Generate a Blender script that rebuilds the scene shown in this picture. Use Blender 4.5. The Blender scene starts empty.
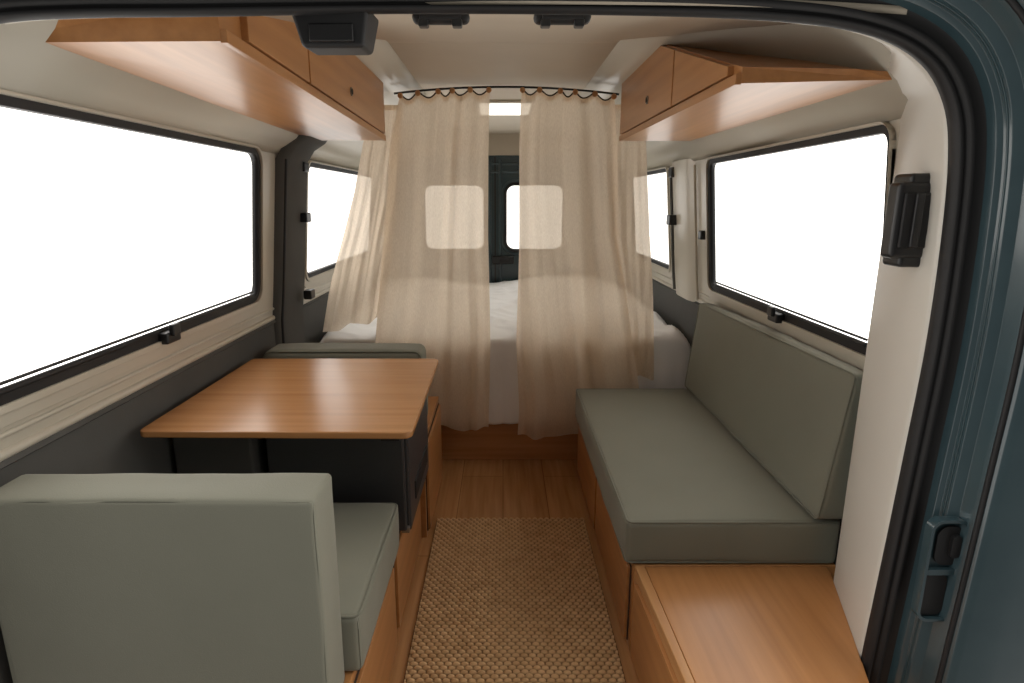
import bpy, bmesh, math, random
from mathutils import Vector, Matrix, noise
random.seed(4)
scene=bpy.context.scene
col=scene.collection
try:
    scene.view_settings.view_transform='Standard'
    scene.view_settings.look='None'
except Exception: pass

# ---------------------------------------------------------------- materials
def new_mat(name):
    m=bpy.data.materials.new(name); m.use_nodes=True
    nt=m.node_tree; nt.nodes.clear()
    out=nt.nodes.new('ShaderNodeOutputMaterial')
    b=nt.nodes.new('ShaderNodeBsdfPrincipled')
    nt.links.new(b.outputs[0],out.inputs[0])
    return m,nt,b,out
def noise_col(nt,b,c1,c2,scale=(5,5,5),nscale=4,detail=6,bump=0.0,bscale=None,dist=0.002):
    tc=nt.nodes.new('ShaderNodeTexCoord'); mp=nt.nodes.new('ShaderNodeMapping')
    mp.inputs['Scale'].default_value=scale
    nt.links.new(tc.outputs['Object'],mp.inputs[0])
    n=nt.nodes.new('ShaderNodeTexNoise'); n.inputs['Scale'].default_value=nscale; n.inputs['Detail'].default_value=detail
    nt.links.new(mp.outputs[0],n.inputs['Vector'])
    r=nt.nodes.new('ShaderNodeValToRGB')
    r.color_ramp.elements[0].position=0.3; r.color_ramp.elements[1].position=0.7
    r.color_ramp.elements[0].color=(*c1,1); r.color_ramp.elements[1].color=(*c2,1)
    nt.links.new(n.outputs[0],r.inputs[0]); nt.links.new(r.outputs[0],b.inputs['Base Color'])
    if bump>0:
        n2=n
        if bscale:
            n2=nt.nodes.new('ShaderNodeTexNoise'); n2.inputs['Scale'].default_value=bscale; n2.inputs['Detail'].default_value=3
            nt.links.new(tc.outputs['Object'],n2.inputs['Vector'])
        bp=nt.nodes.new('ShaderNodeBump'); bp.inputs['Strength'].default_value=bump; bp.inputs['Distance'].default_value=dist
        nt.links.new(n2.outputs[0],bp.inputs['Height']); nt.links.new(bp.outputs[0],b.inputs['Normal'])
    return r
def plain(name,c1,c2=None,rough=.5,spec=.5,metal=0,bump=0,bscale=None,nscale=4,coat=0,dist=.002):
    m,nt,b,o=new_mat(name)
    noise_col(nt,b,c1,c2 or tuple(x*.85 for x in c1),(1,1,1),nscale,4,bump,bscale,dist)
    b.inputs['Roughness'].default_value=rough; b.inputs['Metallic'].default_value=metal
    b.inputs['Specular IOR Level'].default_value=spec
    b.inputs['Coat Weight'].default_value=coat; b.inputs['Coat Roughness'].default_value=.1
    return m
def wood(name,c1,c2,axis,rough=.33):
    m,nt,b,o=new_mat(name)
    sc=[18,18,18]; sc[axis]=.8
    noise_col(nt,b,c1,c2,tuple(sc),1.8,10,.05,None,.0006)
    b.inputs['Roughness'].default_value=rough; b.inputs['Specular IOR Level'].default_value=.5
    return m
W1=(.385,.168,.056); W2=(.51,.240,.088)
M_wood_y=wood('oak_along',W1,W2,1,.30)
M_wood_x=wood('oak_across',(.42,.19,.066),(.54,.265,.105),0,.25)
M_wood_edge=wood('oak_edge',(.46,.22,.085),(.54,.29,.12),1)
M_dark_gap=plain('gap_dark',(.05,.03,.02),rough=.9)
M_cream=plain('cream_paint',(.55,.505,.42),(.51,.47,.385),rough=.28,nscale=2)
M_ceil=plain('ceiling_liner',(.56,.49,.39),(.52,.45,.355),rough=.6,nscale=3)
M_white=plain('pillar_enamel',(.70,.67,.61),(.66,.63,.57),rough=.35,nscale=3)
M_grey=plain('grey_felt_lining',(.088,.086,.080),(.074,.073,.068),rough=.9,bump=.2,bscale=300)
M_black=plain('black_rubber',(.008,.008,.009),(.012,.012,.013),rough=.6)
M_blackpl=plain('black_plastic',(.012,.012,.013),(.017,.017,.018),rough=.35)
M_fridge=plain('charcoal_plastic',(.036,.037,.039),(.044,.045,.048),rough=.4,bump=.15,bscale=400)
M_teal=plain('teal_paint',(.040,.072,.084),(.030,.058,.070),rough=.28,coat=.6,nscale=9,bump=.05)
M_teald=plain('dark_teal_paint',(.020,.050,.060),(.016,.041,.050),rough=.3,coat=.4)
M_metal=plain('brushed_metal',(.45,.45,.44),rough=.35,metal=1)
def fabric(name,c1,c2,wscale=420):
    m,nt,b,o=new_mat(name)
    noise_col(nt,b,c1,c2,(1,1,1),3,3,.30,wscale,.0015)
    b.inputs['Roughness'].default_value=.72; b.inputs['Specular IOR Level'].default_value=.3
    b.inputs['Sheen Weight'].default_value=.2; b.inputs['Sheen Roughness'].default_value=.4
    return m
M_sage=fabric('sage_canvas',(.200,.200,.156),(.220,.219,.172))
M_pipe=fabric('sage_piping',(.180,.180,.138),(.20,.20,.156))
M_duvet=fabric('white_linen',(.80,.79,.78),(.86,.85,.84),200)
def curtain_mat():
    m=bpy.data.materials.new('sheer_linen'); m.use_nodes=True; nt=m.node_tree; nt.nodes.clear()
    N=nt.nodes.new; L=nt.links.new
    out=N('ShaderNodeOutputMaterial'); tc=N('ShaderNodeTexCoord')
    mp=N('ShaderNodeMapping'); mp.inputs['Scale'].default_value=(60,60,14)
    L(tc.outputs['Object'],mp.inputs[0])
    n=N('ShaderNodeTexNoise'); n.inputs['Scale'].default_value=6; n.inputs['Detail'].default_value=5
    L(mp.outputs[0],n.inputs['Vector'])
    r=N('ShaderNodeValToRGB'); r.color_ramp.elements[0].position=.3; r.color_ramp.elements[1].position=.7
    r.color_ramp.elements[0].color=(.84,.70,.555,1); r.color_ramp.elements[1].color=(.90,.775,.63,1)
    L(n.outputs[0],r.inputs[0])
    d=N('ShaderNodeBsdfDiffuse'); t=N('ShaderNodeBsdfTranslucent'); tr=N('ShaderNodeBsdfTransparent')
    tr.inputs[0].default_value=(1,.93,.83,1)
    L(r.outputs[0],d.inputs[0]); L(r.outputs[0],t.inputs[0])
    m1=N('ShaderNodeMixShader'); m1.inputs[0].default_value=.62; L(d.outputs[0],m1.inputs[1]); L(t.outputs[0],m1.inputs[2])
    mr=N('ShaderNodeMapRange'); mr.inputs['From Min'].default_value=.3; mr.inputs['From Max'].default_value=.7; mr.inputs['To Min'].default_value=.23; mr.inputs['To Max'].default_value=.16
    L(n.outputs[0],mr.inputs['Value'])
    m2=N('ShaderNodeMixShader'); L(mr.outputs[0],m2.inputs[0]); L(m1.outputs[0],m2.inputs[1]); L(tr.outputs[0],m2.inputs[2])
    L(m2.outputs[0],out.inputs[0]); return m
M_curt=curtain_mat()
def glass_mat():
    m=bpy.data.materials.new('clear_glass'); m.use_nodes=True; nt=m.node_tree; nt.nodes.clear()
    N=nt.nodes.new; L=nt.links.new
    out=N('ShaderNodeOutputMaterial'); tr=N('ShaderNodeBsdfTransparent'); g=N('ShaderNodeBsdfGlossy'); g.inputs['Roughness'].default_value=.02
    mx=N('ShaderNodeMixShader'); mx.inputs[0].default_value=.02
    L(tr.outputs[0],mx.inputs[1]); L(g.outputs[0],mx.inputs[2]); L(mx.outputs[0],out.inputs[0]); return m
M_glass=glass_mat()
def emis(name,c,s):
    m,nt,b,o=new_mat(name); b.inputs['Base Color'].default_value=(*c,1)
    b.inputs['Emission Color'].default_value=(*c,1); b.inputs['Emission Strength'].default_value=s
    return m
M_lamp=emis('lamp_diffuser',(1,.97,.9),1.2)
def floor_mat():
    m,nt,b,o=new_mat('laminate_planks'); N=nt.nodes.new; L=nt.links.new
    tc=N('ShaderNodeTexCoord'); mp=N('ShaderNodeMapping'); mp.inputs['Rotation'].default_value=(0,0,math.radians(90))
    L(tc.outputs['Object'],mp.inputs[0])
    br=N('ShaderNodeTexBrick'); br.inputs['Scale'].default_value=1; br.inputs['Brick Width'].default_value=1.3; br.inputs['Row Height'].default_value=.19
    br.inputs['Mortar Size'].default_value=.0015; br.inputs['Color1'].default_value=(.9,.9,.9,1); br.inputs['Color2'].default_value=(1,1,1,1); br.inputs['Mortar'].default_value=(.45,.45,.45,1)
    L(mp.outputs[0],br.inputs['Vector'])
    mp2=N('ShaderNodeMapping'); mp2.inputs['Scale'].default_value=(22,1.2,1); L(tc.outputs['Object'],mp2.inputs[0])
    n=N('ShaderNodeTexNoise'); n.inputs['Scale'].default_value=2; n.inputs['Detail'].default_value=8; L(mp2.outputs[0],n.inputs['Vector'])
    r=N('ShaderNodeValToRGB'); r.color_ramp.elements[0].position=.3; r.color_ramp.elements[1].position=.7
    r.color_ramp.elements[0].color=(.40,.195,.078,1); r.color_ramp.elements[1].color=(.54,.285,.12,1)
    L(n.outputs[0],r.inputs[0])
    mx=N('ShaderNodeMixRGB'); mx.blend_type='MULTIPLY'; mx.inputs[0].default_value=1
    L(r.outputs[0],mx.inputs[1]); L(br.outputs['Color'],mx.inputs[2]); L(mx.outputs[0],b.inputs['Base Color'])
    b.inputs['Roughness'].default_value=.25; return m
M_floor=floor_mat()
def rug_mat():
    m,nt,b,o=new_mat('woven_jute'); N=nt.nodes.new; L=nt.links.new
    tc=N('ShaderNodeTexCoord')
    n=N('ShaderNodeTexNoise'); n.inputs['Scale'].default_value=30; n.inputs['Detail'].default_value=3; L(tc.outputs['Object'],n.inputs['Vector'])
    r=N('ShaderNodeValToRGB'); r.color_ramp.elements[0].position=.3; r.color_ramp.elements[1].position=.72
    r.color_ramp.elements[0].color=(.54,.335,.165,1); r.color_ramp.elements[1].color=(.70,.465,.25,1)
    L(n.outputs[0],r.inputs[0])
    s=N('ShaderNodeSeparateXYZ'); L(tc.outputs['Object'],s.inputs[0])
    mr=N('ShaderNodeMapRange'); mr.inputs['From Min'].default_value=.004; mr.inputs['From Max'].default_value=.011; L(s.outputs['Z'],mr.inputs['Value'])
    mx=N('ShaderNodeMixRGB'); mx.inputs[1].default_value=(.14,.080,.038,1); L(mr.outputs[0],mx.inputs[0]); L(r.outputs[0],mx.inputs[2])  # low spots of the weave coloured darker, occlusion shade painted into the gaps
    L(mx.outputs[0],b.inputs['Base Color'])
    mp=N('ShaderNodeMapping'); mp.inputs['Scale'].default_value=(1,.3,1); mp.inputs['Rotation'].default_value=(0,0,.6); L(tc.outputs['Object'],mp.inputs[0])
    n2=N('ShaderNodeTexNoise'); n2.inputs['Scale'].default_value=400; L(mp.outputs[0],n2.inputs['Vector'])
    bp=N('ShaderNodeBump'); bp.inputs['Strength'].default_value=.5; bp.inputs['Distance'].default_value=.0015
    L(n2.outputs[0],bp.inputs['Height']); L(bp.outputs[0],b.inputs['Normal'])
    b.inputs['Roughness'].default_value=.9; b.inputs['Specular IOR Level'].default_value=.15; return m
M_rug=rug_mat()

# ---------------------------------------------------------------- helpers
def link_mesh(name,me,mat,parent=None,smooth=False,bevel=0,seg=3,label=None,angle=35):
    ob=bpy.data.objects.new(name,me); col.objects.link(ob)
    if mat: me.materials.append(mat)
    if smooth:
        for p in me.polygons: p.use_smooth=True
    if bevel:
        md=ob.modifiers.new('bevel','BEVEL'); md.width=bevel; md.segments=seg; md.limit_method='ANGLE'; md.angle_limit=math.radians(angle)
        for p in me.polygons: p.use_smooth=True
        ob.modifiers.new('wn','WEIGHTED_NORMAL')
    if parent:
        ob.parent=parent
        ob.matrix_parent_inverse=Matrix.Translation(parent.location).inverted()
    if label: ob['label']=label
    return ob
def thing(name,loc,label,cat,group=None):
    e=bpy.data.objects.new(name,None); e.empty_display_size=.05; e.location=loc; col.objects.link(e)
    e['label']=label; e['category']=cat
    if group: e['group']=group
    return e
def tag(ob,label,cat,group=None):
    ob['label']=label; ob['category']=cat
    if group: ob['group']=group
    return ob
def struct(ob,label,cat='structure'):
    ob['kind']='structure'; ob['label']=label; ob['category']=cat; return ob
def me_from(verts,faces,name='m'):
    me=bpy.data.meshes.new(name); me.from_pydata([tuple(v) for v in verts],[],faces); me.update()
    bm=bmesh.new(); bm.from_mesh(me); bmesh.ops.recalc_face_normals(bm,faces=bm.faces); bm.to_mesh(me); bm.free()
    return me
def hexa(c):
    return me_from(c,[(0,3,2,1),(4,5,6,7),(0,1,5,4),(1,2,6,5),(2,3,7,6),(3,0,4,7)])
def box_me(lo,hi):
    x0,y0,z0=lo;x1,y1,z1=hi
    return hexa([(x0,y0,z0),(x1,y0,z0),(x1,y1,z0),(x0,y1,z0),(x0,y0,z1),(x1,y0,z1),(x1,y1,z1),(x0,y1,z1)])
def box(name,lo,hi,mat,parent=None,bevel=.003,**k):
    return link_mesh(name,box_me(lo,hi),mat,parent,bevel=bevel,**k)
def grid_me(fn,nu,nv):
    vs=[];fs=[]
    for j in range(nv+1):
        for i in range(nu+1):
            vs.append(fn(i/nu,j/nv))
    w=nu+1
    for j in range(nv):
        for i in range(nu):
            fs.append((j*w+i,j*w+i+1,(j+1)*w+i+1,(j+1)*w+i))
    return me_from(vs,fs)
def rrect(a0,a1,b0,b1,r,n=8):
    pts=[]
    for cx,cy,s in ((a1-r,b0+r,-90),(a1-r,b1-r,0),(a0+r,b1-r,90),(a0+r,b0+r,180)):
        for i in range(n+1):
            t=math.radians(s+90*i/n); pts.append((cx+r*math.cos(t),cy+r*math.sin(t)))
    return pts
def plate_me(loops,th,fn):
    cu=bpy.data.curves.new('tmp','CURVE'); cu.dimensions='2D'; cu.fill_mode='BOTH'; cu.extrude=th/2
    for lp in loops:
        s=cu.splines.new('POLY'); s.points.add(len(lp)-1); s.use_cyclic_u=True
        for p,q in zip(s.points,lp): p.co=(q[0],q[1],0,1)
    ob=bpy.data.objects.new('tmp',cu); col.objects.link(ob)
    dg=bpy.context.evaluated_depsgraph_get(); dg.update()
    me=bpy.data.meshes.new_from_object(ob.evaluated_get(dg))
    bpy.data.objects.remove(ob)
    for v in me.vertices: v.co=fn(*v.co)
    bm=bmesh.new(); bm.from_mesh(me); bmesh.ops.remove_doubles(bm,verts=bm.verts,dist=1e-5); bmesh.ops.recalc_face_normals(bm,faces=bm.faces); bm.to_mesh(me); bm.free()
    me.materials.clear()
    return me
def tube_me(pts,rad,closed=False,res=4):
    cu=bpy.data.curves.new('tmp','CURVE'); cu.dimensions='3D'; cu.bevel_depth=rad; cu.bevel_resolution=res; cu.use_fill_caps=True
    s=cu.splines.new('POLY'); s.points.add(len(pts)-1); s.use_cyclic_u=closed
    for p,q in zip(s.points,pts): p.co=(*q,1)
    ob=bpy.data.objects.new('tmp',cu); col.objects.link(ob)
    dg=bpy.context.evaluated_depsgraph_get(); dg.update()
    me=bpy.data.meshes.new_from_object(ob.evaluated_get(dg)); bpy.data.objects.remove(ob); me.materials.clear()
    return me
def tube(name,pts,rad,mat,parent=None,closed=False,**k):
    return link_mesh(name,tube_me(pts,rad,closed),mat,parent,smooth=True,**k)
def ball(name,c,r,mat,parent=None,scale=(1,1,1)):
    bm=bmesh.new(); bmesh.ops.create_uvsphere(bm,u_segments=14,v_segments=8,radius=r)
    for v in bm.verts: v.co=Vector((v.co.x*scale[0]+c[0],v.co.y*scale[1]+c[1],v.co.z*scale[2]+c[2]))
    me=bpy.data.meshes.new('b'); bm.to_mesh(me); bm.free()
    return link_mesh(name,me,mat,parent,smooth=True)
def cushion(name,c,label,cat,bulge=.01,rad=.018):
    c=[Vector(p) for p in c]
    cen=sum(c,Vector())/8
    e=thing(name,(cen.x,cen.y,min(p.z for p in c)),label,cat)
    def tri(u,v,w):
        b=(c[0]*(1-u)+c[1]*u)*(1-v)+(c[3]*(1-u)+c[2]*u)*v
        t=(c[4]*(1-u)+c[5]*u)*(1-v)+(c[7]*(1-u)+c[6]*u)*v
        return b*(1-w)+t*w
    dims=[(c[1]-c[0]).length,(c[3]-c[0]).length,(c[4]-c[0]).length]
    n=26
    bm=bmesh.new(); key={}
    def samp(k,dim):
        r=min(rad/dim,.35); base=[0,r*.12,r*.35,r*.65,r]
        mid=[r+(1-2*r)*i/(n) for i in range(1,n)]
        return base+mid+[1-x for x in reversed(base)]
    S=[samp(i,dims[i]) for i in range(3)]
    def rnd(u,v,w):
        L=[u*dims[0],v*dims[1],w*dims[2]]
        q=[min(max(L[i],rad),dims[i]-rad) for i in range(3)]
        d=Vector([L[i]-q[i] for i in range(3)])
        if d.length>1e-9:
            m=max(abs(x) for x in d)
            d=d.normalized()*m
        p=[(q[i]+d[i])/dims[i] for i in range(3)]
        P=tri(*p)
        bl=lambda a:(1-(2*a-1)**4)
        nrm=Vector((0,0,0))
        if w==1: nrm+=(c[4]-c[0]).normalized()*bulge*bl(u)*bl(v)
        if u in(0,1) and not (u==1 and c[1].x>.88) and not (u==0 and c[0].x<-.88): nrm+=(c[1]-c[0]).normalized()*(1 if u else -1)*bulge*.8*bl(w)*bl(v)
        if v in(0,1): nrm+=(c[3]-c[0]).normalized()*(1 if v else -1)*bulge*.6*bl(u)*bl(w)
        nz=noise.noise(P*4)*.003+noise.noise(P*11)*.0016
        return P+nrm+Vector((nz,nz,nz))*(1 if nrm.length>0 else 0)
    def gv(u,v,w):
        k=(round(u,5),round(v,5),round(w,5))
        if k not in key: key[k]=bm.verts.new(rnd(u,v,w))
        return key[k]
    for ax in range(3):
        a,b=[i for i in range(3) if i!=ax]
        for side in (0,1):
            for i in range(len(S[a])-1):
                for j in range(len(S[b])-1):
                    q=[]
                    for (x,y) in ((S[a][i],S[b][j]),(S[a][i+1],S[b][j]),(S[a][i+1],S[b][j+1]),(S[a][i],S[b][j+1])):
                        t=[0,0,0];t[ax]=side;t[a]=x;t[b]=y; q.append(gv(*t))
                    try: bm.faces.new(q)
                    except Exception: pass
    bmesh.ops.recalc_face_normals(bm,faces=bm.faces)
    me=bpy.data.meshes.new(name); bm.to_mesh(me); bm.free()
    link_mesh('cushion_cover',me,M_sage,e,smooth=True)
    return e,tri,dims
def piping(e,tri,dims,ax,side,rad):
    a,b=[i for i in range(3) if i!=ax]
    pts=[]
    lp=rrect(0,dims[a],0,dims[b],rad*1.2,5)
    off=rad*.30/dims[ax]
    res=[]
    for i in range(len(lp)):
        p=lp[i];q=lp[(i+1)%len(lp)]
        L=math.dist(p,q); k=max(1,int(L/.08))
        for s in range(k): res.append((p[0]+(q[0]-p[0])*s/k,p[1]+(q[1]-p[1])*s/k))
    for x,y in res:
        t=[0,0,0]; t[ax]=(1-off) if side else off
        sh=.12
        t[a]=.5+(x/dims[a]-.5)*(1-rad*sh/dims[a]*2); t[b]=.5+(y/dims[b]-.5)*(1-rad*sh/dims[b]*2)
        pts.append(tuple(tri(*t)))
    tube('piping',pts,.0028,M_pipe,e,closed=True)
def corners(lo,hi):
    x0,y0,z0=lo;x1,y1,z1=hi
    return [(x0,y0,z0),(x1,y0,z0),(x1,y1,z0),(x0,y1,z0),(x0,y0,z1),(x1,y0,z1),(x1,y1,z1),(x0,y1,z1)]

# ---------------------------------------------------------------- shell
prof=[(-.02,.955),(.78,.945),(.90,.93),(1.45,.88),(1.50,.80),(1.58,.735),(1.68,.62),(1.73,.50),(1.745,.36)]
def Wx(z):
    for (a,x0),(b,x1) in zip(prof,prof[1:]):
        if z<=b:
            t=(z-a)/(b-a); return x0+(x1-x0)*t
    return prof[-1][1]
ZC=1.745
struct(box('floor',(-.96,.7,-.04),(.96,4.75,0),M_floor,bevel=0),'warm brown wood laminate floor of the van','floor')
ce=struct(box('ceiling',(-.7,2.0,ZC-.002),(.7,4.75,ZC+.03),M_ceil,bevel=0),'cream lined van ceiling','ceiling')
def lin(u,v):
    y=1.10+.98*v; z=1.578+(ZC-1.578)*(1-(1-v)**1.35)
    x=(-1+2*u)*(.84-.2*v)
    return (x,y,z-.03*abs(-1+2*u)**3*(1-v))
o=link_mesh('front_lining',grid_me(lin,24,12),M_ceil,ce,smooth=True); s=o.modifiers.new('s','SOLIDIFY'); s.thickness=.012; s.offset=1
wins={-1:[(.94,2.25,.905,1.43),(2.80,4.25,.915,1.42)],1:[(1.43,2.66,.888,1.42),(3.32,4.30,.90,1.42)]}
win_n=0
for sd,nm in ((-1,'left'),(1,'right')):
    y0=.90 if sd<0 else 1.34
    fn=lambda a,b,c,sd=sd:(sd*(Wx(b)+c+.01),a,b)
    loops=[[(y0,.76),(4.74,.76),(4.74,1.45),(y0,1.45)]]+[rrect(w[0]-.01,w[1]+.01,w[2]-.01,w[3]+.01,.05) for w in wins[sd]]
    wall=link_mesh('wall_'+nm,plate_me(loops,.02,fn),M_cream)
    struct(wall,'cream painted van side wall with window openings','wall')
    zs=[1.44,1.46,1.48,1.50,1.53,1.56,1.60,1.64,1.68,1.71,1.73,1.745]
    yr=1.0 if sd<0 else 1.20
    def up(u,v):
        z=zs[round(v*(len(zs)-1))]; return (sd*Wx(z),yr+(4.74-yr)*u,z)
    me=grid_me(up,4,len(zs)-1); o=link_mesh('trim_%d'%(5 if sd<0 else 6),me,M_cream,smooth=True)
    struct(o,'cream curved roof edge above the side windows','trim')
    s=o.modifiers.new('s','SOLIDIFY'); s.thickness=.012; s.offset=0
    tube('pressed_ridge',[(sd*(Wx(1.462)+.004),yr+.35*i+.05,1.462) for i in range(int((4.7-yr)/.35)+1)],.007,M_cream,o)
    me=grid_me(lambda u,v:(sd*((.95-.004*v) if v<.99 else .935),y0+(4.74-y0)*u,[0,.4,.74,.775,.785][round(v*4)]),2,4)
    o=link_mesh('lower_lining',me,M_grey,wall); s=o.modifiers.new('s','SOLIDIFY'); s.thickness=.02; s.offset=0
    for zz,rr in ((.795,.011),(.832,.006)):
        pts=[(sd*(Wx(zz)-.001),y0+.01+(4.70-y0)*i/6,zz) for i in range(7)]
        tube('ledge_moulding',pts,rr,M_cream,wall)
    for k,w in enumerate(wins[sd]):
        win_n+=1
        e=thing('window_%d'%win_n,(sd*Wx(w[2]),(w[0]+w[1])/2,w[2]),'van side window with black rubber seal and rounded corners','window'); e['kind']='structure'
        r=.055 if sd<0 else .036
        near=(sd>0 and k==0)
        ring=[rrect(w[0]-.012,w[1]+.012,w[2]-.012,w[3]+.012,r+.012),rrect(w[0]+.007,w[1]-.007,w[2]+.007,w[3]-.007,r-.007)]
        link_mesh('rubber_seal',plate_me(ring,.024,lambda a,b,c:(sd*(Wx(b)+c+.004),a,b)),M_black,e)
        link_mesh('glass_pane',plate_me([rrect(w[0],w[1],w[2],w[3],r)],.004,lambda a,b,c:(sd*(Wx(b)+c+.010),a,b)),M_glass,e)
        for g,th,gi in ((.056,.012,.012),(.028,.026,.012)):
            ga=.0125 if near else g
            ring=[rrect(w[0]-ga,w[1]+g,w[2]-g,w[3]+min(g,.018),r+g*.5),rrect(w[0]-.012,w[1]+gi,w[2]-gi,w[3]+.0105,r)]
            link_mesh('surround_panel' if g>.04 else 'surround_lip',plate_me(ring,th,lambda a,b,c:(sd*(Wx(b)+c-.003),a,b)),M_cream,e,bevel=.004 if not near else .0003)
        if k==0:
            for zz,rr in ((w[2]+.012,.007),(w[2]+.027,.0035)):
                tube('slider_rail',[(sd*(Wx(zz)-.002),w[0]+.06,zz),(sd*(Wx(zz)-.002),w[1]-.05,zz)],rr,M_black,e)
            ly=1.60 if sd<0 else 1.97
            lt=box('slider_latch',(min(sd*.897,sd*.925),ly-.035,w[2]-.022),(max(sd*.897,sd*.925),ly+.035,w[2]+.010),M_blackpl,e,bevel=.006)
            box('latch_tab',(min(sd*.887,sd*.902),ly-.018,w[2]-.002),(max(sd*.887,sd*.902),ly+.018,w[2]+.030),M_blackpl,lt,bevel=.004)
# rear wall
rw=[(-.60,-.14,.89,1.38),(.02,.46,.89,1.38)]
fn=lambda a,b,c:(a,4.70+c,b)
wr=link_mesh('wall_rear',plate_me([[(-.96,0),(.96,0),(.96,1.595),(-.96,1.595)]]+[rrect(*w,.07) for w in rw],.03,fn),M_teald)
struct(wr,'dark teal rear doors with two small windows','wall')
box('upper_lining',(-.96,4.66,1.59),(.96,4.715,1.76),M_ceil,wr)
box('door_gap',(-.065,4.675,.3),(-.055,4.688,1.58),M_black,wr,bevel=.001)
tube('door_rim',[(-.10,4.678,.5),(-.10,4.678,1.56)],.012,M_teal,wr); tube('door_rim',[(-.02,4.678,.5),(-.02,4.678,1.56)],.012,M_teal,wr)
for zz in (1.47,1.53): tube('pressed_rib',[(-.9,4.682,zz),(.9,4.682,zz)],.010,M_teal,wr)
for xa,xb in ((-.62,-.12),(.0,.48)):
    lp=[(a,4.682,b) for a,b in rrect(xa,xb,.865,1.405,.09)]
    tube('pressed_rib',lp,.010,M_teal,wr,closed=True)
box('door_latch',(-.085,4.63,.785),(.085,4.68,.845),M_blackpl,wr,bevel=.01)
box('latch_handle',(-.03,4.61,.80),(.05,4.635,.828),M_black,wr,bevel=.006)
for w in rw:
    win_n+=1
    e=thing('window_%d'%win_n,((w[0]+w[1])/2,4.68,w[2]),'small rear door window with black seal','window'); e['kind']='structure'
    link_mesh('rubber_seal',plate_me([rrect(w[0]-.014,w[1]+.014,w[2]-.014,w[3]+.014,.08),rrect(w[0]+.008,w[1]-.008,w[2]+.008,w[3]-.008,.06)],.02,lambda a,b,c:(a,4.68+c,b)),M_black,e)
    link_mesh('glass_pane',plate_me([rrect(*w,.06)],.004,lambda a,b,c:(a,4.70+c,b)),M_glass,e)
def postfn(u,v):
    z=[0,.78,.9,1.1,1.3,1.42,1.47,1.50,1.54][round(v*8)]
    ys=[2.41,2.42,2.46,2.68,2.72,2.73][round(u*5)]
    off=[0,.025,.04,.04,.025,0][round(u*5)]
    return (-(Wx(z)-off),ys+ (z-.9)*.03,z)
p=link_mesh('trim_1',grid_me(postfn,5,8),M_grey,smooth=True); struct(p,'dark grey door post lining','trim')
tube('post_edge',[(-(Wx(z)-.03),2.44+(z-.9)*.03,z) for z in (.3,.78,.9,1.1,1.3,1.42)],.008,M_black,p)
for z,y in ((1.40,2.66),(1.19,2.64),(.86,2.62)):
    box('post_hinge',(-.87,y-.03,z-.02),(-.835,y+.03,z+.02),M_blackpl,p,bevel=.006)
def postfn2(u,v):
    z=[.78,.9,1.1,1.3,1.42,1.45][round(v*5)]
    ys=[2.86,2.90,2.95,3.12,3.18,3.22][round(u*5)]
    off=[0,.02,.03,.03,.02,0][round(u*5)]
    return (Wx(z)-off,ys,z)
p=link_mesh('trim_2',grid_me(postfn2,5,5),M_cream,smooth=True); struct(p,'cream pillar lining between side windows','trim')
tube('post_edge',[(Wx(z)-.02,3.20,z) for z in (.80,.9,1.1,1.3,1.42)],.010,M_grey,p)
tube('post_groove',[(Wx(z)-.012,2.84,z) for z in (.80,.9,1.1,1.3,1.42)],.007,M_cream,p)
for z,y in ((1.40,3.14),(1.165,3.12)):
    box('pillar_catch',(.84,y-.03,z-.025),(.885,y+.03,z+.025),M_blackpl,p,bevel=.006)
box('pillar_catch',(.88,2.71,1.09),(.915,2.75,1.13),M_blackpl,p,bevel=.006)

# ---------------------------------------------------------------- door opening around the viewer side
path=[(-.93,.88,-.05),(-.93,.88,.6),(-.915,.88,1.2),(-.88,.89,1.38),(-.83,.94,1.475),(-.767,1.0,1.518),(-.65,1.03,1.534),(-.488,1.06,1.544),(-.175,1.11,1.562),(.165,1.12,1.563),(.439,1.12,1.555),(.610,1.12,1.535),(.715,1.12,1.493),(.772,1.12,1.425),(.797,1.12,1.331),(.809,1.12,1.171),(.812,1.12,.98),(.805,1.12,.774),(.795,1.12,.527),(.781,1.12,.221),(.77,1.12,-.05)]
def catmull(P,k=6):
    P=[Vector(p) for p in P]; out=[]
    for i in range(len(P)-1):
        p0=P[max(i-1,0)];p1=P[i];p2=P[i+1];p3=P[min(i+2,len(P)-1)]
        for s in range(k):
            t=s/k
            out.append(.5*((2*p1)+(-p0+p2)*t+(2*p0-5*p1+4*p2-p3)*t*t+(-p0+3*p1-3*p2+p3)*t**3))
    out.append(P[-1]); return out
sp=catmull(path)
nr=[]
for i in range(len(sp)):
    t=sp[min(i+1,len(sp)-1)]-sp[max(i-1,0)]; t.y=0; t.normalize()
    nr.append(Vector((-t.z,0,t.x)))
def ring_surface(rows,name,mat,parent=None,smooth=True):
    n=len(sp)-1; m=len(rows)-1
    def f(u,v):
        i=round(u*n); o,dy=rows[round(v*m)]
        p=sp[i]+nr[i]*o; return (p.x,p.y+dy,p.z)
    return link_mesh(name,grid_me(f,n,m),mat,parent,smooth=smooth)
seal=ring_surface([(.012,.02),(.004,.0),(.003,-.008),(.007,-.018),(.012,-.021),(.014,-.014),(.018,-.014),(.020,-.026),(.028,-.028),(.032,-.018),(.036,-.018),(.052,-.022),(.056,-.03)],'trim_3',M_black)
struct(seal,'black rubber weather seal around the door opening','trim')
body=ring_surface([(.050,-.02),(.056,-.034),(.0565,-.036),(.066,-.037),(.0665,-.038),(.070,-.050),(.0705,-.052),(.092,-.053),(.0925,-.054),(.100,-.072),(.1005,-.074),(.112,-.092),(.113,-.094),(.13,-.098),(.20,-.103),(.34,-.103)],'door_1',M_teal)
struct(body,'dark teal painted body frame of the van door opening','door')
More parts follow.
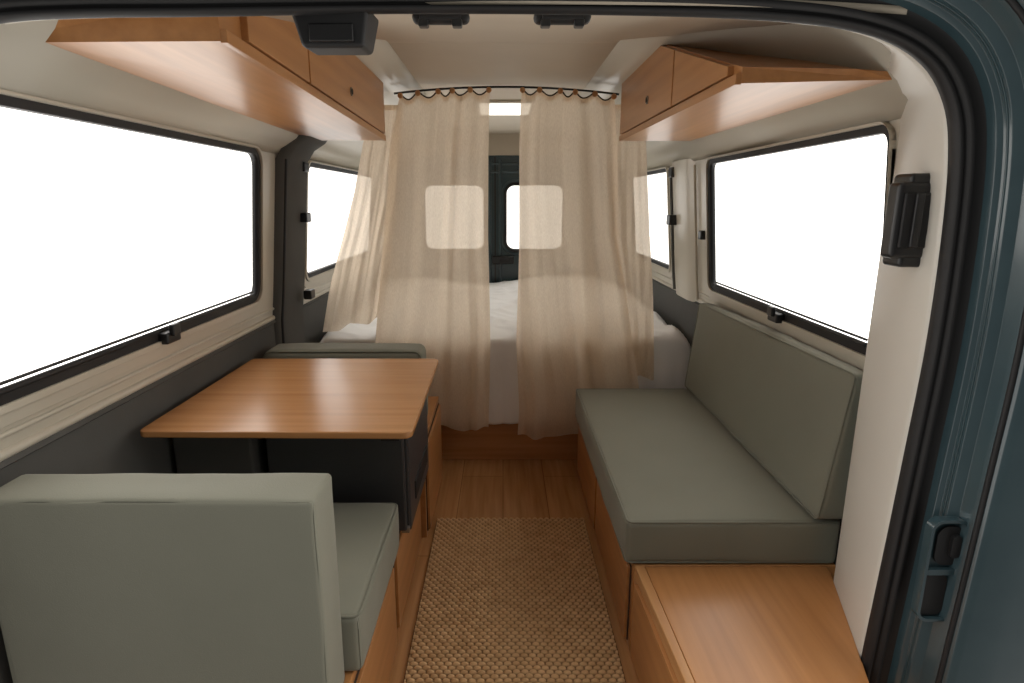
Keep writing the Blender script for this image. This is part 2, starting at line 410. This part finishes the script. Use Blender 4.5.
tube('panel_seam',[(sp[i]+nr[i]*.106+Vector((0,-.084,0))).to_tuple() for i in range(len(sp))],.005,M_black,body)
tube('flange_bead',[(sp[i]+nr[i]*.069+Vector((0,-.044,0))).to_tuple() for i in range(len(sp))],.0025,M_teald,body)
def body_pt(z,off):
    i=min(range(len(sp)//2,len(sp)),key=lambda k:abs(sp[k].z-z)); return sp[i]+nr[i]*off
def bplate(name,z,off,w,h,y0,y1,mat,r,par,hole=None,bev=.002):
    p=body_pt(z,off); yc=p.y+(y0+y1)/2
    loops=[rrect(p.x-w/2,p.x+w/2,z-h/2,z+h/2,r)]
    if hole: loops.append(rrect(p.x-w/2+hole,p.x+w/2-hole,z-h/2+hole,z+h/2-hole,max(.004,r-hole)))
    return link_mesh(name,plate_me(loops,abs(y1-y0),lambda a,b,c:(a,yc+c,b)),mat,par,bevel=bev)
b1=bplate('latch_recess',.545,.076,.076,.225,-.070,-.050,M_teal,.024,body,hole=.006)
bplate('recess_floor',.545,.076,.066,.214,-.057,-.052,M_teald,.020,b1,bev=0)
b2=bplate('striker_cavity_shade',.598,.080,.052,.085,-.062,-.054,M_black,.022,b1)  # flat black plate, the shade inside the striker hollow put in as colour
bplate('striker',.600,.088,.018,.048,-.070,-.058,M_blackpl,.008,b2)
bplate('lock_cavity_shade',.488,.070,.050,.090,-.062,-.054,M_black,.014,b1)  # no real hole: black plate paints the dark inside of the lock opening
bplate('recess_divider',.543,.076,.064,.012,-.068,-.056,M_teal,.005,b1)

inner=[]
for i,p in enumerate(sp):
    if p.x>.55:
        t=min(1,(p.x-.55)/.2) if p.z>1.2 else 1
        z=p.z
        tx=Wx(z) if z>1.2 else .88
        tx=min(tx,.885)
        q=Vector((max(tx,p.x+.01),1.12+.29*t+.03*(1-t),z+.03*(1-t)+(.02*t if z>1.3 else 0)))
    elif p.x>-.80: q=Vector((p.x,p.y+.07,p.z+.045))
    else: q=Vector((-.945,max(p.y,.98)+.02,p.z))
    inner.append(q)
n=len(sp)-1
def jf(u,v):
    i=round(u*n); k=[0,.06,.5,.96,1.0][round(v*4)]
    a=sp[i]+nr[i]*.01+Vector((0,.015,0)); q=a.lerp(inner[i],k)
    q=q-nr[i]*([0,.003,.003,.003,0][round(v*4)])
    return tuple(q)
jamb=link_mesh('trim_4',grid_me(jf,n,4),M_white,smooth=True); s=jamb.modifiers.new('s','SOLIDIFY'); s.thickness=.008; s.offset=1
struct(jamb,'off white enamelled door pillar and header','trim')

def fitting(name,lo,hi,label,cat,group=None,mat=None):
    e=thing(name,((lo[0]+hi[0])/2,(lo[1]+hi[1])/2,lo[2]),label,cat,group)
    box('housing',lo,hi,mat or M_blackpl,e,bevel=.010)
    w=hi[0]-lo[0]; h=hi[2]-lo[2]
    box('cover_plate',(lo[0]+w*.14,lo[1]-.006,lo[2]+h*.14),(hi[0]-w*.14,lo[1]+.004,hi[2]-h*.14),M_black,e,bevel=.004)
    return e
e=fitting('door_catch',(.766,1.195,1.148),(.846,1.235,1.296),'chunky black plastic door catch fixed on the off white pillar','catch')
box('catch_arm',(.795,1.183,1.17),(.812,1.195,1.275),M_blackpl,e,bevel=.004)
box('mount_plate',(.79,1.20,1.130),(.855,1.26,1.312),M_blackpl,e,bevel=.008)
e=thing('roof_bracket',(-.29,1.1,1.51),'large black plastic bracket under the roof header','bracket')
link_mesh('housing',hexa([(-.340,1.10,1.512),(-.235,1.10,1.512),(-.235,1.18,1.516),(-.340,1.18,1.516),(-.356,1.09,1.575),(-.222,1.09,1.575),(-.222,1.19,1.58),(-.356,1.19,1.58)]),M_black,e,bevel=.008)
box('cover_plate',(-.325,1.092,1.520),(-.25,1.102,1.548),M_blackpl,e,bevel=.003)
for xa in (-.163,.055):
    e=fitting('roof_clip',(xa,1.17,1.570),(xa+.103,1.20,1.592),'small black clip on the roof header','clip','roof header clips',M_black)
    box('clip_foot',(xa+.012,1.165,1.562),(xa+.03,1.185,1.575),M_blackpl,e,bevel=.003)
    box('clip_foot',(xa+.072,1.165,1.562),(xa+.09,1.185,1.575),M_blackpl,e,bevel=.003)

# ---------------------------------------------------------------- furniture
def cabinet(name,lo,hi,label,doors,side,mat=M_wood_y,cat='cabinet'):
    e=thing(name,((lo[0]+hi[0])/2,(lo[1]+hi[1])/2,lo[2]),label,cat)
    box('body',lo,hi,mat,e,bevel=.003)
    for (y0,y1) in doors:
        z0,z1=lo[2]+.025,hi[2]-.025
        x=lo[0] if side<0 else hi[0]
        box('door',(min(x,x+side*.012),y0,z0),(max(x,x+side*.012),y1,z1),mat,e,bevel=.002)
        box('shadow_gap',(min(x,x+side*.004),y0-.004,z0-.004),(max(x,x+side*.004),y1+.004,z1+.004),M_dark_gap,e,bevel=0)
    return e
def prism(poly,z0,z1):
    n=len(poly); vs=[(x,y,z0) for x,y in poly]+[(x,y,z1) for x,y in poly]
    fs=[tuple(reversed(range(n))),tuple(range(n,2*n))]+[(i,(i+1)%n,n+(i+1)%n,n+i) for i in range(n)]
    return me_from(vs,fs)
cabinet('bench_cabinet',(.362,1.47,0),(.920,2.66,.280),'long oak bench base with panelled doors along the aisle',[(1.50,2.06),(2.09,2.63)],-1)
e=thing('step_cabinet',(.6,1.2,0),'low oak box with a bare wooden top beside the door pillar','cabinet')
link_mesh('body',prism([(.40,.93),(.715,.93),(.880,1.44),(.880,1.467),(.385,1.467)],0,.262),M_wood_y,e,bevel=.003)
link_mesh('top_panel',prism([(.405,.92),(.722,.92),(.888,1.44),(.890,1.467),(.39,1.467)],.262,.280),M_wood_y,e,bevel=.003)
link_mesh('edge_trim',prism([(.385,.915),(.404,.915),(.389,1.467),(.362,1.467)],0,.284),M_wood_edge,e,bevel=.003)
link_mesh('door',prism([(.372,.96),(.390,.96),(.372,1.43),(.354,1.43)],.03,.252),M_wood_y,e,bevel=.002)
e,tri,d=cushion('seat_cushion',corners((.338,1.474,.283),(.922,2.665,.412)),'long sage green canvas bench seat cushion with piped seams','cushion',bulge=.008,rad=.014)
piping(e,tri,d,2,1,.014); piping(e,tri,d,2,0,.014)
c=[(.838,1.455,.424),(.922,1.455,.424),(.922,2.66,.424),(.838,2.66,.424),(.880,1.440,.838),(.926,1.440,.838),(.926,2.66,.815),(.880,2.66,.815)]
e,tri,d=cushion('back_cushion',c,'sage green bench back cushion leaning below the side window','cushion',bulge=.008,rad=.016)
piping(e,tri,d,0,0,.014)
cabinet('bench_cabinet',(-.922,.95,0),(-.312,1.50,.300),'oak bench base under the near sage green seat',[(1.00,1.47)],1)
cabinet('bench_cabinet',(-.922,1.515,0),(-.318,2.055,.300),'low oak base carrying the black fridge',[(1.54,2.03)],1)
cabinet('bench_cabinet',(-.922,2.07,0),(-.292,2.60,.395),'oak bench base under the far sage green back cushion',[(2.09,2.56)],1)
e,tri,d=cushion('seat_cushion',corners((-.920,1.058,.303),(-.292,1.530,.440)),'thick sage green bench seat cushion facing the table','cushion',bulge=.006,rad=.014)
piping(e,tri,d,2,1,.014)
e,tri,d=cushion('back_cushion',corners((-.905,.930,.303),(-.322,1.045,.762)),'upright boxy sage green backrest seen from behind','cushion',bulge=.004,rad=.009)
e,tri,d=cushion('back_cushion',corners((-.90,2.17,.398),(-.305,2.32,.712)),'sage green backrest cushion beyond the folding table','cushion',bulge=.006,rad=.025)
piping(e,tri,d,1,0,.024)
e=thing('refrigerator',(-.47,1.8,.30),'compact charcoal camping fridge under the table','fridge')
box('body',(-.680,1.61,.302),(-.272,2.045,.665),M_fridge,e,bevel=.008)
dr=box('door',(-.672,1.585,.316),(-.282,1.606,.652),M_fridge,e,bevel=.006)
box('door_seal',(-.668,1.604,.312),(-.286,1.612,.656),M_black,e,bevel=.002)
box('handle',(-.345,1.577,.60),(-.29,1.587,.635),M_blackpl,dr,bevel=.004)
box('hinge',(-.300,1.598,.302),(-.276,1.63,.322),M_metal,e,bevel=.003)
box('vent',(-.274,1.70,.36),(-.268,1.98,.42),M_black,e,bevel=.002)
e=thing('table',(-.55,1.75,.668),'oak veneer table top fixed beside the side wall','table')
def rc(cx,cy,r,a0,a1,n=6): return [(cx+r*math.cos(math.radians(a0+(a1-a0)*i/n)),cy+r*math.sin(math.radians(a0+(a1-a0)*i/n))) for i in range(n+1)]
tp=rc(-.89,1.415,.018,180,270)+rc(-.250,1.412,.025,270,360)+rc(-.257,2.080,.025,0,90)+rc(-.893,2.09,.014,90,180)
link_mesh('table_top',prism(tp,.686,.704),M_wood_x,e,bevel=.004,seg=3)
link_mesh('under_frame',prism([(-.86,1.50),(-.30,1.50),(-.30,2.03),(-.86,2.03)],.668,.687),M_dark_gap,e,bevel=0)
o=box('wheel_arch_cover',(-.922,1.56,.302),(-.70,2.05,.664),M_grey,bevel=.01); tag(o,'dark grey felt covered box between wall and fridge','box')

# ---------------------------------------------------------------- overhead cabinets (straight boxes, top cut along the sloping roof)
def overhead(sd,ya,za0,yw,zw,za1,yr,y1,label,knobs,splits):
    e=thing('overhead_cabinet',(sd*.65,2,1.505),label,'cabinet')
    zb=lambda y:za0+(1.505-za0)*min(1,(y-ya)/(y1-ya))
    zt=lambda y:za1+(1.742-za1)*min(1,(y-ya)/(yr-ya))
    ys=[ya,yr,y1]
    vs=[];N=len(ys)
    for y in ys:
        t=(y-ya)/(y1-ya); yy=yw+(y1-yw)*t
        zbw=zw+(1.505-zw)*t
        vs+=[(sd*.50,y,zb(y)),(sd*.50,y,zt(y)),(sd*.72,yy,max(zt(y)-.02,zbw+.02)),(sd*.800,yy,zbw+.014),(sd*.800,yy,zbw)]
    fs=[]
    for i in range(N-1):
        for k in range(5):
            a=i*5+k;b=i*5+(k+1)%5; fs.append((a,b,b+5,a+5))
    fs.append((0,1,2,3,4)); fs.append(tuple(reversed(range((N-1)*5,N*5))))
    link_mesh('body',me_from(vs,fs),M_wood_y,e)
    def strip(name,a,b,z0f,z1f,x_in,x_out,mat):
        v=[]
        cuts=[a]+([yr] if a<yr<b else [])+[b]; m=len(cuts)-1
        for y in cuts:
            v+=[(sd*x_in,y,z0f(y)),(sd*x_in,y,z1f(y)),(sd*x_out,y,z1f(y)),(sd*x_out,y,z0f(y))]
        f=[]
        for i in range(m):
            for k in range(4):
                p=i*4+k;q=i*4+(k+1)%4; f.append((p,q,q+4,p+4))
        f.append((0,1,2,3)); f.append((m*4+3,m*4+2,m*4+1,m*4))
        return link_mesh(name,me_from(v,f),mat,e,bevel=.0015)
    strip('bottom_rail',ya+.002,y1,lambda y:zb(y)-.002,lambda y:zb(y)+.020,.488,.501,M_wood_y)
    for a,b in splits:
        strip('door',a,b,lambda y:zb(y)+.024,lambda y:max(zt(y)-.004,zb(y)+.028),.486,.501,M_wood_y)
    for y,z in knobs:
        xx=sd*.485
        for nm,r,dp,mt in (('knob',.013,.006,M_metal),('knob_centre',.009,.009,M_black)):
            bm=bmesh.new(); bmesh.ops.create_cone(bm,cap_ends=True,segments=20,radius1=r,radius2=r,depth=dp)
            for v in bm.verts: v.co=Vector((xx+v.co.z,y+v.co.x,z+v.co.y))
            me=bpy.data.meshes.new('k'); bm.to_mesh(me); bm.free()
            link_mesh(nm,me,mt,e)
overhead(-1,1.155,1.535,1.10,1.520,1.60,1.62,2.63,'long oak overhead cabinet along the roof with push knob doors',[(2.05,1.600)],[(1.25,1.62),(1.63,2.61)])
overhead(1,1.35,1.500,1.31,1.500,1.532,2.05,2.65,'oak overhead cabinet fitted tight under the roof',[(2.15,1.590)],[(1.40,1.84),(1.85,2.63)])

# ---------------------------------------------------------------- bed
e=thing('bed_base',(0,3.7,0),'oak bed platform with plain front panel across the van','bed')
box('front_panel',(-.92,2.785,0),(.92,2.81,.40),M_wood_x,e)
box('platform',(-.92,2.81,.36),(.92,4.60,.42),M_wood_x,e)
o=box('mattress',(-.88,2.84,.422),(.88,4.58,.56),M_duvet,bevel=.04,seg=5); tag(o,'white mattress on the bed platform','mattress')
def duv(u,v):
    x=-.895+1.79*u
    L=v*2.42
    if L<.40: y=2.770; z=.20+L
    elif L<.46:
        t=(L-.40)/.06*math.pi/2; y=2.770+.06*(1-math.cos(t)) ; z=.60+.035*math.sin(t)
    else: y=2.830+(L-.46)*.90; z=.635
    p=Vector((x*2.2,L*2.2,0))
    w=noise.noise(p)*.4+noise.noise(p*2.3+Vector((3,1,0)))*.30
    cr=1-abs(noise.noise(Vector((x*3.2+L*1.4,L*2.2-x,4))))*2.2
    cr2=1-abs(noise.noise(Vector((x*6+2,L*5+x*3,9))))*2.4
    w+=max(0,cr)**3*.45+max(0,cr2)**3*.22
    if L<.43:
        y-=.008+.010*abs(math.sin(x*17+noise.noise(Vector((x*4,0,0)))*4))*(1-L/.46)
        z+=.02*noise.noise(Vector((x*3,7,0)))*(1-L/.43)
    else:
        z+=w*.042-.008
    if y>3.7: z+=.055*min(1,(y-3.7)/.5)**.7*(.6+.4*math.cos((x-.45)*5.5))
    z-= .06*max(0,(abs(x)-.82)/.075)**2
    if x>.3: z+=.015
    return (x,y,z)
me=grid_me(duv,150,210)
o=link_mesh('duvet',me,M_duvet,smooth=True); s=o.modifiers.new('s','SOLIDIFY'); s.thickness=.012; s.offset=-1
tag(o,'rumpled white linen duvet draped over the bed front','bedding')

# ---------------------------------------------------------------- curtains
RZ=lambda x:1.732-.028*(x/.48)**2
e=thing('curtain_rod',(0,2.735,1.70),'short slightly arched curtain rail below the ceiling','curtain rod')
tube('rail',[(-.465+.024*i,2.735,RZ(-.465+.024*i)) for i in range(41)],.0045,M_blackpl,e)
def lerp_table(T,z):
    for (a,l0,r0),(b,l1,r1) in zip(T,T[1:]):
        if z>=b:
            t=(a-z)/(a-b); return l0+(l1-l0)*t, r0+(r1-r0)*t
    return T[-1][1],T[-1][2]
def curtain(T,ybase,folds,amp,label,seed,rings,yd=0,arch=True,hemslope=0,cord=True):
    ztop,zbot=T[0][0],T[-1][0]
    def f(u,v):
        z=ztop+(zbot-ztop)*v
        l,r=lerp_table(T,z)
        wob=.012*noise.noise(Vector((v*2.5,seed,1)))*v
        d=noise.noise(Vector((u*2.6,v*.9,seed)))
        uu=u+.07*d*math.sin(math.pi*u)
        x=l+(r-l)*uu+wob
        ph=2*math.pi*folds*(u+.16*noise.noise(Vector((u*2.4,v*1.1,seed+5)))+.05*v*math.sin(seed+u*5))
        m=.15+1.9*abs(noise.noise(Vector((u*2.6,v*.7,seed+9))))
        a=amp*m*(.30+.70*min(1,v*1.4+.1))
        s1=math.sin(ph); s1=math.copysign(abs(s1)**.8,s1)
        y=ybase+yd*v+a*(s1+.35*math.sin(1.7*ph+seed+v*2))
        y+=.009*noise.noise(Vector((u*7+v*2,v*5,seed)))*min(1,v*3)
        y=max(y,ybase-.030+yd*v)
        zz=z
        if arch and v<.12:
            k=(1-v/.12); zz=z+(RZ(x)-1.728)*k-k*.026*abs(math.sin(math.pi*rings*u))**1.3
        if v>.85: zz+=(.012*math.sin(ph*.5+seed)+hemslope*(u-.5))*(v-.85)/.15
        return (x,y,zz)
    e=thing('curtain',((T[0][1]+T[0][2])/2,ybase,zbot),label,'curtain','sheer linen curtains')
    link_mesh('fabric_panel',grid_me(f,170,110),M_curt,e,smooth=True)
    def g(u,v):
        x,y,z=f(u,0); return (x,y-.004,z+.002-.022*v)
    link_mesh('heading_tape',grid_me(g,170,1),M_curt,e,smooth=True)
    if cord:
        tube('top_cord',[(f(i/90,0)[0],f(i/90,0)[1]-.006,f(i/90,0)[2]+.002) for i in range(91)],.003,M_dark_gap,e)
        for i in range(rings+1):
            u=min(max(i/rings,.01),.99); x,y,z=f(u,0)
            ball('wooden_button',(x,min(y,ybase)-.012,z-.004),.012,M_wood_edge,e,(1,.6,1))
    return e
curtain([(1.715,-.435,-.055),(1.5,-.480,-.062),(1.1,-.53,-.068),(.615,-.595,-.062),(.205,-.615,-.070)],2.700,4,.021,'sheer beige linen curtain panel hanging from buttoned rail',1.3,5,hemslope=-.03)
curtain([(1.715,.078,.470),(1.5,.070,.49),(1.1,.072,.51),(.615,.064,.60),(.30,.078,.66),(.17,.070,.67)],2.700,4,.021,'sheer beige linen curtain panel hanging from buttoned rail',7.7,5,hemslope=.03)
curtain([(1.66,-.57,-.435),(1.5,-.615,-.455),(1.3,-.665,-.485),(1.1,-.73,-.52),(.90,-.80,-.56),(.68,-.868,-.60)],2.752,3,.014,'sheer beige linen side curtain swept outwards onto the bed',3.1,2,yd=.05,arch=False,hemslope=.06,cord=False)
curtain([(1.66,.46,.60),(1.5,.475,.625),(1.1,.50,.66),(.69,.58,.705),(.44,.62,.725)],2.742,2,.006,'sheer beige linen side curtain falling straight beside the window',5.2,2,arch=False,cord=False)

e=thing('ceiling_light',(0,3.35,ZC),'rectangular white ceiling light above the bed','lamp')
box('lamp_frame',(-.14,3.14,ZC-.016),(.16,3.56,ZC-.002),M_white,e,bevel=.004)
box('lamp_diffuser',(-.12,3.16,ZC-.022),(.14,3.54,ZC-.014),M_lamp,e,bevel=.004)

# ---------------------------------------------------------------- rug
x0,x1,y0,y1=-.268,.330,.93,2.20
nx,ny=320,700
px=.0235; py=.0150
def rugf(u,v):
    x=x0+(x1-x0)*u; y=y0+(y1-y0)*v
    xd=x+.003*noise.noise(Vector((x*9,y*9,2))); yd=y+.003*noise.noise(Vector((x*8,y*8,5)))
    row=math.floor(yd/py); ph=(xd/px+(row%2)*.5)
    bx=abs(math.sin(math.pi*ph)); by=abs(math.sin(math.pi*yd/py))
    h=.002+.0120*(bx**.5)*(by**.6)*(1+.15*noise.noise(Vector((math.floor(ph)*3.1,row*2.3,0))))
    ed=min(u*(x1-x0),(1-u)*(x1-x0),v*(y1-y0),(1-v)*(y1-y0))
    if ed<.003: h=.001
    return (x,y,h+.001)
rug=link_mesh('rug',grid_me(rugf,nx,ny),M_rug,smooth=True); tag(rug,'chunky woven brown jute runner rug on the aisle floor','rug')

# ---------------------------------------------------------------- world, camera
w=bpy.data.worlds.new('world'); scene.world=w; w.use_nodes=True; nt=w.node_tree; nt.nodes.clear()
o=nt.nodes.new('ShaderNodeOutputWorld'); bg=nt.nodes.new('ShaderNodeBackground'); tc=nt.nodes.new('ShaderNodeTexCoord')
sx=nt.nodes.new('ShaderNodeSeparateXYZ')
mr=nt.nodes.new('ShaderNodeMapRange')
mr.inputs['From Min'].default_value=-.65; mr.inputs['From Max'].default_value=.10; mr.inputs['To Min'].default_value=.16; mr.inputs['To Max'].default_value=3.5
m2=nt.nodes.new('ShaderNodeMapRange')
m2.inputs['From Min'].default_value=.80; m2.inputs['From Max'].default_value=.99; m2.inputs['To Min'].default_value=1.0; m2.inputs['To Max'].default_value=.45
mu=nt.nodes.new('ShaderNodeMath'); mu.operation='MULTIPLY'
nt.links.new(tc.outputs['Generated'],sx.inputs[0]); nt.links.new(sx.outputs['Y'],mr.inputs['Value']); nt.links.new(sx.outputs['Y'],m2.inputs['Value'])
nt.links.new(mr.outputs[0],mu.inputs[0]); nt.links.new(m2.outputs[0],mu.inputs[1]); nt.links.new(mu.outputs[0],bg.inputs['Strength'])
bg.inputs['Color'].default_value=(1,.965,.91,1); nt.links.new(bg.outputs[0],o.inputs[0])

cam=bpy.data.cameras.new('camera'); co=bpy.data.objects.new('camera',cam); col.objects.link(co)
co.location=(0,0,1.26); co.rotation_euler=(math.radians(90-13.2),0,0)
cam.sensor_width=36; cam.lens=36*600/1024; cam.shift_x=9/1024; cam.clip_start=.02
scene.camera=co
